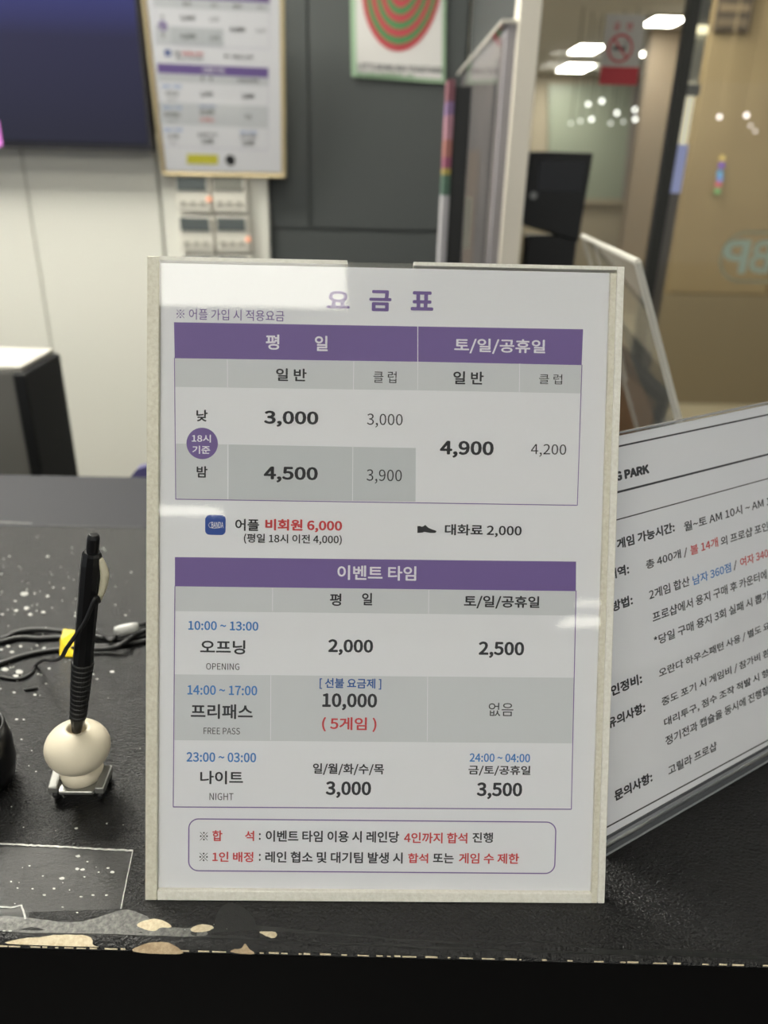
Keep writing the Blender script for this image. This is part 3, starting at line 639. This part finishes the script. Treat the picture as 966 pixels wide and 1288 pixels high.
link('barrel', lathe_bm([(0, 0), (2.6, 0), (3.6, 6), (4.4, 20), (5.0, 40), (5.1, 48), (4.9, 52), (4.9, PL - 16), (4.6, PL - 11), (3.9, PL - 9.5), (0, PL - 9.5)], 10, ax, pen0), 'pen', pen)
pr = []
h = 9.0
while h < 46:
    r0 = 3.75 + (h - 6) * .0345
    pr += [(r0 + .05, h), (r0 + .5, h + .5), (r0 + .5, h + 2.2), (r0 + .05, h + 2.7)]; h += 3.1
link('grip', lathe_bm([(3.0, 8.6)] + pr + [(4.4, 46)], 24, ax, pen0), 'pen_rubber', pen)
link('push_button', lathe_bm([(0, PL - 9.6), (2.9, PL - 9.6), (2.9, PL - 2), (2.2, PL), (0, PL)], 20, ax, pen0), 'pen', pen, smooth=False, bevel=.3)
side = Vector((1, -.15, 0)); side = (side - ax * side.dot(ax)).normalized()
clip_p = [pen0 + ax * (PL - 12) + side * 4.2, pen0 + ax * (PL - 19) + side * 7.0, pen0 + ax * (PL - 27) + side * 7.0, pen0 + ax * (PL - 36) + side * 5.4]
link('clip', tube_bm(clip_p, [1.3, 2.1, 1.9, 1.0], 10), 'clip', pen, smooth=True)
# lead from the clip down to the counter
lead = tag(link('pen_lead', tube_bm([clip_p[-1] + side * .2, ony(120, 752, PY - 6), ony(108, 780, PY - 8), ony(97, 797, PY - 9), ony(84, 815, PY - 9), ony(77, 827, PY + 4), ony(66, 831, PY + 50), ony(56, 830, PY + 85), onz(46, 836, 2), onz(40, 846, 1.2), onz(27, 853, 1.2), onz(10, 853, 1.2), onz(-14, 848, 1.2), onz(-60, 840, 1.2)], 1.05, 8), 'cord', smooth=True),
    'thin black lead running from the pen clip down to the counter at left', 'cord')
def cable(px, r, z, label, cat='cable', grp=None):
    o = link('black_cable', tube_bm([onz(u, v, zz + r) for u, v, zz in px], r, 8), 'cord', smooth=True); return tag(o, label, cat, grp)
cable([(-60, 812, 0), (0, 804, 0), (22, 795, 0), (45, 792, 1), (75, 794, 2), (95, 797, 1.5), (118, 800, 1), (140, 804, 0.4), (160, 803, .6), (190, 798, 1)], 2.0, 0, 'thicker upper black cable lying across the counter behind the pen')
cable([(-60, 816, 0), (0, 807, 0), (25, 802, 0), (48, 803, 0), (75, 802, 0), (100, 808, 0), (120, 813, 0), (150, 811, 0), (190, 805, 0)], 1.8, 0, 'lower black cable lying across the counter just under the upper one')
cable([(-60, 850, 0), (0, 834, 0), (25, 826, 0), (50, 820, 0), (80, 816, 0.2), (100, 815, 2.5), (130, 816, 1.5), (150, 812, 4), (168, 800, 4.2), (190, 790, 4)], 1.7, 0, 'black cable rising from lower left to cross behind the pen')
cable([(116, 790, 0), (124, 797, 0.4), (134, 802, 4.4), (140, 806, 4.8), (148, 798, 4.2), (160, 790, 2), (190, 783, 0)], 1.2, 0, 'thin black cable knotted over the others between pen and sign')
yt = onz(87, 829, 4.2)
tag(link('yellow_tag', prism_bm([onz(u, v, z) for u, v, z in ((80, 792, 7), (97, 794, 7), (95, 815, 7), (94, 827, .6), (75, 826, .6), (76, 806, 7))], (0, 0, .8)), 'yellow', bevel=.2), 'bright yellow plastic tag folded over the cables behind the pen', 'tag')
wtg = tag(link('white_tag', lathe_bm([(0, -9), (3.0, -8), (3.8, -4), (3.8, 4), (3.0, 8), (0, 9)], 14, Vector((1, .35, .05)), onz(159, 791, 9)), 'whitetag', smooth=True), 'small white plastic cable sleeve on the cables left of the sign', 'cable sleeve')
tag(link('crumb', lathe_bm([(0, -4.5), (.9, -4), (1.1, 0), (.9, 4), (0, 4.5)], 8, Vector((1, .3, 0)), onz(39, 866, 1.1)), 'pen_rubber'), 'tiny black crumb on the counter left of the pen', 'crumb')
# black cup added for a dark reflection at the left edge of the frame
lp = onz(-21, 985, 0)
cp = root('stand_in_cup', lp, 'black rounded cup added for a dark reflection at the left edge of the frame', 'cup')
link('body', lathe_bm([(0, .1), (13, .1), (17, 4), (19, 14), (19, 26), (17, 38), (15.5, 38), (17, 26), (15, 5), (0, 4)], 32, None, lp), 'pen', cp, smooth=True)
link('rim', lathe_bm([(15.3, 37.6), (16.4, 39.2), (17.3, 37.6)], 32, None, lp), 'pen_rubber', cp, smooth=True)

# ================================================================== CLEAR HOLDER behind the rules sign
B = onz(893, 680); r = ray(802, 330); best = None
r2 = ray(733, 297)
for k in range(300, 1200, 2):
    T = CAM + r * k; Tb = CAM + r2 * ((T.z - CAM.z) / r2.z); e = Tb - T; c = abs(e.normalized().dot((B - T).normalized()))
    if T.z > 150 and (best is None or c < best[0]): best = (c, T, Tb)
_, T, Tb = best; e = Tb - T; Bl = B + e
ch = root('clear_sign_holder', (B + Bl) / 2, 'empty clear acrylic sign holder with bright edges, standing behind the rules sign', 'sign holder')
nn = (T - B).cross(e).normalized()
link('panel', prism_bm([B, Bl, Tb, T], nn * 3), 'clear_milky', ch)
M['bright_edge'] = mat('bright_acrylic_edge', (206, 203, 194), .3)
def bar(a, b, w, name='edge_strip'): link(name, tube_bm([a, b], w, 6, False), 'bright_edge', ch)
bar(T, Tb, 3.0); bar(B, T, 3.2); bar(Bl, Tb, 2.4)
bar(T.lerp(Tb, .72), B.lerp(T, .35).lerp(Bl.lerp(Tb, .35), .9), 1.6)

# ================================================================== BACKGROUND OBJECTS
def quad(px, y, d, name, m, parent, bevel=0): return link(name, prism_bm([ony(u, v, y) for u, v in px], (0, d, 0)), m, parent, bevel=bevel)
# television on the white wall
tz = ony(95, 187, 1770).z; txr = ony(191, 187, 1770).x
tv = root('television', (-900, 1800, tz), 'wall television showing a deep blue screen, at the upper left', 'television')
link('case', box_bm(txr - 1250, txr, 1770, 1821, tz, tz + 720), 'bezel', tv, bevel=3)
scr = bpy.data.materials.new('blue_screen_picture'); scr.use_nodes = True; nt = scr.node_tree; b_ = nt.nodes['Principled BSDF']; b_.inputs['Base Color'].default_value = (0.01, .01, .014, 1); b_.inputs['Roughness'].default_value = .2; b_.inputs['Specular IOR Level'].default_value = .12
tcn = nt.nodes.new('ShaderNodeTexCoord'); sx_ = nt.nodes.new('ShaderNodeSeparateXYZ'); rp = nt.nodes.new('ShaderNodeValToRGB'); mr = nt.nodes.new('ShaderNodeMapRange')
nt.links.new(tcn.outputs['Object'], sx_.inputs[0]); nt.links.new(sx_.outputs['Z'], mr.inputs['Value'])
mr.inputs['From Min'].default_value = tz * MM; mr.inputs['From Max'].default_value = (tz + 460) * MM
nt.links.new(mr.outputs[0], rp.inputs[0]); nt.links.new(rp.outputs[0], b_.inputs['Emission Color']); b_.inputs['Emission Strength'].default_value = 1
cr = rp.color_ramp; cr.elements[0].color = s2l((30, 31, 44)); cr.elements[1].color = s2l((44, 48, 96)); e_ = cr.elements.new(.5); e_.color = s2l((38, 38, 64)); e_ = cr.elements.new(.78); e_.color = s2l((58, 62, 128))
link('screen', box_bm(txr - 1236, txr - 8, 1766, 1771, tz + 14, tz + 706), scr, tv)
quad([(-14, 152), (-2, 152), (3, 184), (-10, 184)], 1764, 2, 'screen_figure', mat('pink_picture', (190, 110, 190), .5, emit=.5), tv)

# framed price board leaning out from the wall top
yb0 = 1800
bl, br = ony(205, 220, yb0), ony(359, 223, yb0)
SB = Sheet(bl, (br - bl), Vector((0, -math.sin(math.radians(13)), math.cos(math.radians(13)))), None)
bd = root('price_board', bl, 'gold-framed copy of the price list hanging on the wall at upper left', 'notice board')
def sb(u, v): return SB.at(u, v, 0)
c4 = [sb(205, 219), sb(358, 223), sb(354, -70), sb(171, -70)]
link('backing', SB.slab(c4, -12, -2), 'gold', bd)
link('paper', SB.slab([sb(209, 215), sb(354, 218), sb(350, -66), sb(176, -66)], -2, 0), 'paper', bd)
for i in range(4):
    a_, b_2 = c4[i], c4[(i + 1) % 4]
    link('frame_rail', tube_bm([SB.P(*a_, 0), SB.P(*b_2, 0)], 4.0, 8, False), 'gold', bd)
link('cover_sheet', SB.slab([sb(209, 215), sb(354, 218), sb(350, -66), sb(176, -66)], 2.4, 3.6), 'clear', bd)
SB.pre = lambda u, v: (236 + (u - 366) * .281 + (v - 597) * .014 + (u - 366) * -.00003 * (v - 597), 46.6 + (v - 597) * .331 + (u - 366) * .01)
acc = {}
def emitB(name, bm, m):
    key = {'table_header': 'table_header', 'table_cell': 'table_cell'}.get(name, 'lettering'); key = (key, m)
    me = bpy.data.meshes.new('t'); bm.to_mesh(me); bm.free(); acc.setdefault(key, bmesh.new()).from_mesh(me); bpy.data.meshes.remove(me)
layout(SB, .3, emitB)
for (nm, m), bm in acc.items(): link(nm, bm, m, bd)
SB.pre = None
link('table_cell', SB.pface([(235, 194), (274, 195), (274, 207), (235, 206)], .8), 'yellow_ink', bd)
c = SB.at(289.6, 202, 1); link('round_badge', disc(SB, *c, 12, .9), 'black', bd)
link('hook', tube_bm([SB.P(*sb(200, -66), 0), Vector((ony(200, -66, 1600).x, YB, 760))], 3, 6, False), 'post', bd)

# four air controllers on the service panel
for (u0, v0, u1, v1, lcd) in ((226, 222, 265, 266, 'lcd'), (271, 222, 311, 266, 'lcd2'), (230.5, 272, 269, 316, 'lcd'), (275.5, 272, 314, 316, 'lcd'), (234, 321, 271, 360, 'lcd'), (279, 321, 317, 360, 'lcd')):
    yy = YB - 26; a_ = ony(u0, v1, yy); b_2 = ony(u1, v0, yy)
    where = {(226, 222): 'upper left of the wall group, under the price board', (271, 222): 'upper right of the wall group, with the palest display', (230.5, 272): 'second row left, no orange lamp of its own',
             (275.5, 272): 'second row right, orange lamp at its lower corner', (234, 321): 'lowest row left, mostly behind the price sign', (279, 321): 'lowest row right, mostly behind the price sign'}[(u0, v0)]
    t = root('air_controller', (a_.x, yy, a_.z), 'white air controller, ' + where, 'controller', 'wall air controllers')
    link('case', box_bm(a_.x, b_2.x, yy - 22, yy - .2, a_.z, b_2.z), 'ctl', t, bevel=3)
    hh = b_2.z - a_.z; ww = b_2.x - a_.x
    link('display', box_bm(a_.x + ww * .04, b_2.x - ww * .10, yy - 24, yy - 21, a_.z + hh * .60, a_.z + hh * .97), lcd, t)
    for k in range(3):
        link('button', box_bm(a_.x + ww * (.12 + .28 * k), a_.x + ww * (.28 + .28 * k), yy - 24.5, yy - 21, a_.z + hh * .2, a_.z + hh * .3), 'seam', t)
    if (u0, v0) in ((226, 222), (275.5, 272)):
        link('signal_lamp', lathe_bm([(0, -3), (6, -3), (6, 2), (0, 3)], 12, Vector((0, 1, 0)), Vector((b_2.x - 3, yy - 24, a_.z + hh * .38))), 'led', t)

# striped poster on the dark wall
py = YB - 16
SP = Sheet(ony(443, 97, py), ony(560, 103, py) - ony(443, 97, py), (0, 0, 1))
po = root('festive_poster', SP.o, 'white poster with green border and red and green curved stripes, on the dark wall', 'poster')
pc = [SP.at(442, 96), SP.at(560, 102), SP.at(565, -80), SP.at(443, -80)]
M['greenborder'] = mat('pale_green_print', (150, 178, 148), .6); M['pgreen'] = mat('stripe_green', (76, 128, 78), .6); M['pred'] = mat('stripe_red', (176, 66, 72), .6)
M['postpaper'] = mat('poster_white', (204, 202, 200), .6); M['pdark'] = mat('poster_text_dark', (70, 72, 74), .6)
link('paper', SP.slab(pc, -6, -1), 'greenborder', po)
link('print_panel', SP.pface([(449, 92), (556, 97), (560, -74), (449, -74)], 0), 'postpaper', po)
cx_, cy_ = SP.at(507, -14); rx = SP.at(557, -14)[0] - cx_; ry = cy_ - SP.at(493, 63)[1]
for k in range(9):                              # nested tilted ovals
    f_ = 1 - k * .108
    ccx, ccy = SP.at(507 + k * .4, -14)
    oy = ccy + (ry * (1 - f_)) * .12
    link('stripe', SP.face([(ccx + rx * f_ * math.cos(t_) * (1 + .05 * math.sin(t_)), oy + ry * f_ * math.sin(t_) + rx * .10 * math.cos(t_)) for t_ in [2 * math.pi * i / 48 for i in range(48)]], .8 + k * .8), 'pred' if k % 2 == 0 else 'pgreen', po)
def TP(body, u0, v0, u1, v1, m):
    a0, b1 = SP.at(u0, v0, 9); a1, _ = SP.at(u1, v0, 9); b0 = SP.at(u0, v1, 9)[1]; link('lettering', text_on(SP, body, a0, a1, b0, b1, 1.2, .02), m, po)
TP("LET'S BOWLING TOGETHER", 450, 78, 558, 86, 'pdark'); TP('IN DECEMBER, 25', 449, 89, 521, 95, 'pgreen')

# slim black rack seen edge-on with a coloured leaflet edge, beside the poster
rk = root('leaflet_rack', ony(572, 300, 1040) * 1, 'slim black rack seen edge-on with a strip of coloured leaflets, right of the poster', 'rack')
ry0 = 1040
xk0, xk1 = ony(568, 200, ry0).x, ony(588, 200, ry0).x
link('upright', box_bm(xk0, xk1, ry0, ry0 + 60, FLOOR, ony(575, 108, ry0).z), 'black_box', rk, bevel=2)
xl = ony(559, 200, ry0).x
for v0, v1, cc in ((100, 128, (124, 78, 88)), (128, 145, (124, 100, 140)), (145, 176, (164, 120, 134)), (176, 198, (156, 102, 94)), (198, 212, (140, 74, 104)), (212, 220, (160, 144, 70)), (220, 246, (70, 98, 84)), (246, 345, (170, 168, 172))):
    link('leaflet_edge', box_bm(xl, xk0 - 1, ry0 - 6, ry0 + 50, ony(570, v1, ry0).z, ony(570, v0, ry0).z), mat('leaflet_colour', cc, .6), rk)
xm = ony(589, 280, ry0 - 10).x
link('chrome_rail', box_bm(xm - 6, xm + 4, ry0 - 12, ry0 - 4, ony(585, 312, ry0).z, ony(585, 248, ry0).z), 'seam', rk)
link('floor_plate', box_bm(xl - 40, xk1 + 4, ry0 - 60, ry0 + 120, FLOOR, FLOOR + 10), 'black_box', rk)

# poster case on the partition's left face
pf = root('poster_case', (XP - 14, 1430, 0), 'clear-framed grey and blue poster case on the side of the cream partition', 'poster case')
ztop = ony(600, 95, 1790).z
link('frame', box_bm(XP - 16, XP - .5, 1112, 1790, -240, ztop), mat('case_grey', (150, 146, 150), .5), pf, bevel=2)
link('print_panel', box_bm(XP - 18, XP - 16, 1130, 1770, -220, ztop - 16), mat('case_print', (104, 101, 104), .4, noise=(3, .35, .65), col2=(140, 132, 130)), pf)
link('print_band', box_bm(XP - 19, XP - 18, 1560, 1740, -220, 260), mat('case_navy', (58, 64, 90), .4), pf)
link('print_band', box_bm(XP - 19, XP - 18, 1330, 1500, -220, 360), mat('case_brown', (132, 118, 108), .4), pf)
link('print_band', box_bm(XP - 19, XP - 18, 1160, 1190, -220, ztop - 40), mat('case_dark', (70, 66, 68), .4), pf)
link('cover_sheet', box_bm(XP - 24, XP - 21, 1112, 1790, -240, ztop), 'clear', pf)
link('frame_rail', box_bm(XP - 25, XP - .5, 1108, 1796, ztop, ztop + 5), 'bright_edge', pf)

# black kiosk in front of the glass
ky = 1380
k0, k1 = ony(667, 190, ky), ony(747, 191, ky)
kb = ony(656, 283, ky)
ki = root('payment_kiosk', ((k0.x + k1.x) / 2, ky + 30, FLOOR), 'black upright payment kiosk standing right of the cream partition', 'kiosk')
link('head', prism_bm([Vector((k0.x, ky, k0.z)), Vector((k1.x, ky, k0.z)), Vector((k1.x - 8, ky, kb.z - 30)), Vector((k0.x - 6, ky, kb.z)), Vector((k0.x - 4, ky, kb.z + 60))], (0, 60, 0)), 'black_box', ki, bevel=4)
sa, sc_ = ony(675, 240, ky), ony(736, 203, ky)
link('screen', box_bm(sa.x, sc_.x, ky - 2, ky + 1, sa.z, sc_.z), 'bscreen', ki)
link('pedestal', box_bm(k0.x + 12, k1.x - 10, ky + 6, ky + 56, FLOOR + 12, kb.z - 20), 'black_box', ki, bevel=3)
link('floor_plate', box_bm(k0.x - 40, k1.x + 30, ky - 80, ky + 100, FLOOR, FLOOR + 12), 'black_box', ki, bevel=3)
link('lock', lathe_bm([(0, -3), (7, -3), (7, 2), (0, 3)], 14, Vector((0, 1, 0)), ony(671, 246, ky - 3)), 'silver', ki)

# no smoking card on the first pane
SN = Sheet(Vector((0, YG - 1, 0)), (1, 0, 0), (0, 0, 1))
nb = ony(776, 106, YG - 1)
ns = root('no_smoking_card', nb, 'white and red no smoking card stuck on the glass at upper right', 'sign')
def npx(u, v, d=0): return SN.at(u, v, d)
(x0, z0), (x1, _) = npx(753, 106), npx(801, 106); zt = npx(780, 18)[1]; zr = npx(776, 84)[1]
zmid = zr
link('card', SN.slab([(x0, z0), (x1, z0), (x1, zt), (x0, zt)], -1, 0.2), 'pale_card', ns)
link('red_band', SN.face([(x0, z0), (x1, z0), (x1, zr), (x0, zr)], .5), 'red_card', ns)
ca, cb_ = npx(780, 61); rr_ = 23
link('ban_ring', SN.band([(ca + rr_ * math.cos(2 * math.pi * i / 36), cb_ + rr_ * math.sin(2 * math.pi * i / 36)) for i in range(36)], 4.5, .7, closed=True), 'red_card', ns)
link('ban_slash', SN.band([(ca - 15, cb_ + 16), (ca + 15, cb_ - 16)], 4, .8), 'red_card', ns)
link('cigarette', SN.face([(ca - 15, cb_ - 3), (ca + 12, cb_ - 3), (ca + 12, cb_ + 3), (ca - 15, cb_ + 3)], .6), 'pdark', ns)
link('smoke', SN.band([(ca + 9, cb_ + 5), (ca + 13, cb_ + 9), (ca + 8, cb_ + 12), (ca + 12, cb_ + 16)], 2, .6), 'pdark', ns)
link('lettering', text_on(SN, '금', ca - 18, ca - 6, npx(780, 38)[1], npx(780, 28)[1], .6, .02), 'red_card', ns)
link('lettering', text_on(SN, '연', ca + 7, ca + 19, npx(780, 38)[1], npx(780, 28)[1], .6, .02), 'red_card', ns)
# mint logo on the second pane (read from the other side, so it shows mirrored here)
lg = root('glass_logo', ony(940, 350, YG - 1), 'pale mint capsule logo with mirrored letters on the right-hand glass', 'logo')
(la, lb), (_, lt) = npx(901, 353), npx(901, 291); lr = la + 190
link('capsule_outline', SN.band(rrect(la, lb, lr, lt, (lt - lb) / 2 - .5, 10), 6, .4, closed=True), 'mint_pale', lg)
u0, z1_ = npx(912, 301); u1 = npx(947, 301)[0]; z0_ = npx(925, 344)[1]
link('lettering', text_on(SN, 'P', u0, u1 - 2, z0_, z1_, .5, .03, mirror=True), 'mint', lg)
link('lettering', text_on(SN, 'B', npx(948, 303)[0], npx(948, 303)[0] + 46, z0_ + 2, z1_, .5, .02, mirror=True), 'mint', lg)

# framed picture and a small neon sign on the tan wall
SW = Sheet(Vector((0, 4470, 0)), (1, 0, 0), (0, 0, 1))
fr = root('wall_picture', ony(915, 38, 4470), 'dark brown slatted picture hanging high on the tan wall', 'picture')
(x0, z0), (x1, _) = SW.at(897, 39), SW.at(941, 39)
link('frame', box_bm(x0, x1, 4462, 4487, z0, z0 + 420), mat('picture_dark', (84, 74, 62), .5), fr)
for k in range(6):
    link('slat', box_bm(x0 + 12, x1 - 14, 4456, 4463, z0 + 20 + k * 66, z0 + 56 + k * 66), mat('slat_brown', (132, 116, 92) if k % 2 else (112, 98, 78), .5), fr)
nz = root('neon_sign', ony(903, 240, 4470), 'small vertical sign of coloured lights on the tan wall', 'neon sign')
link('backing_bar', box_bm(SW.at(899, 240)[0], SW.at(908, 200)[0], 4474, 4487, SW.at(903, 243)[1], SW.at(903, 193)[1]), 'tan', nz)
for (u, v, c_) in ((908, 199, (240, 214, 130)), (907, 208, (150, 110, 220)), (905, 218, (110, 190, 235)), (905, 225, (120, 170, 240)), (903, 232, (235, 110, 130)), (902, 240, (130, 200, 130))):
    a_, b_2 = SW.at(u, v)
    link('light', lathe_bm([(0, -6), (14, -6), (14, 4), (0, 6)], 12, Vector((0, 1, 0)), Vector((a_, 4466, b_2))), lamp_mat('neon', c_, 1.0), nz)

# framed wooden board and black stool beyond the counter
fy = 900
lt_ = root('framed_board', (ony(790, 500, fy).x, fy + 10, FLOOR), 'brown wooden board with a thick black frame, seen through the clear holder beyond the counter', 'board')
quad([(832, 500), (812, 590), (740, 590), (700, 400), (735, 405)], fy, 16, 'wood_panel', 'brown_wood', lt_)
fr_ = [ony(u, v, fy - 4) for u, v in ((735, 402), (835, 500), (812, 592))]
link('frame_rail', tube_bm([fr_[0], fr_[1]], 12, 4, False), 'black_box', lt_)
link('frame_rail', tube_bm([fr_[1], fr_[2]], 10, 4, False), 'black_box', lt_)
q0 = ony(790, 580, fy)
link('post', box_bm(q0.x - 15, q0.x + 15, fy + 2, fy + 30, FLOOR, q0.z), 'black_box', lt_)
link('foot_plate', box_bm(q0.x - 160, q0.x + 160, fy - 100, fy + 130, FLOOR, FLOOR + 12), 'black_box', lt_)
M['brown_mat'] = mat('brown_carpet', (126, 100, 78), .8)
bo = onz(862, 540, -420)
st = root('round_stool', (bo.x, bo.y + 60, FLOOR), 'round black stool beyond the counter, right of the framed board', 'stool')
st_c = Vector((bo.x, bo.y - 60, 0))
link('seat', lathe_bm([(0, -480), (150, -480), (168, -462), (168, -440), (150, -422), (0, -416)], 32, None, st_c), 'black_box', st, smooth=True)
link('pedestal', lathe_bm([(0, FLOOR + 20), (24, FLOOR + 20), (24, -480), (0, -480)], 16, None, st_c), 'post', st)
link('foot_plate', lathe_bm([(0, FLOOR), (130, FLOOR), (120, FLOOR + 18), (0, FLOOR + 20)], 24, None, st_c), 'post', st)
# grey cased machine at the left behind the counter
gy = 760
g0, g1 = ony(28, 468, gy), ony(4, 468, gy)
gm = root('card_machine', (g0.x - 60, gy + 60, FLOOR), 'grey and black upright machine behind the counter at the left edge', 'machine')
link('case', box_bm(g0.x - 150, g0.x - 12, gy, gy + 120, FLOOR + 40, g0.z + 2), 'grey_case', gm, bevel=5)
link('side_cover', box_bm(g0.x - 13, g0.x + 4, gy - 4, gy + 124, FLOOR, g0.z - 1), 'black_box', gm, bevel=4)
link('top_trim', box_bm(g0.x - 150, g0.x - 2, gy + 2, gy + 118, g0.z, g0.z + 7), 'bright_edge', gm, bevel=2)
# purple lit corner at the counter's rear edge
pl = onz(172, 598, 0)
pc_ = tag(link('purple_light', prism_bm([ony(u, v, 545) for u, v in ((163, 601), (172, 590), (186, 586), (190, 601))], (0, 12, 0)), mat('purple_glow', (84, 80, 124), .4, emit=.15)), 'small purple light at the rear edge of the counter behind the price sign', 'light')
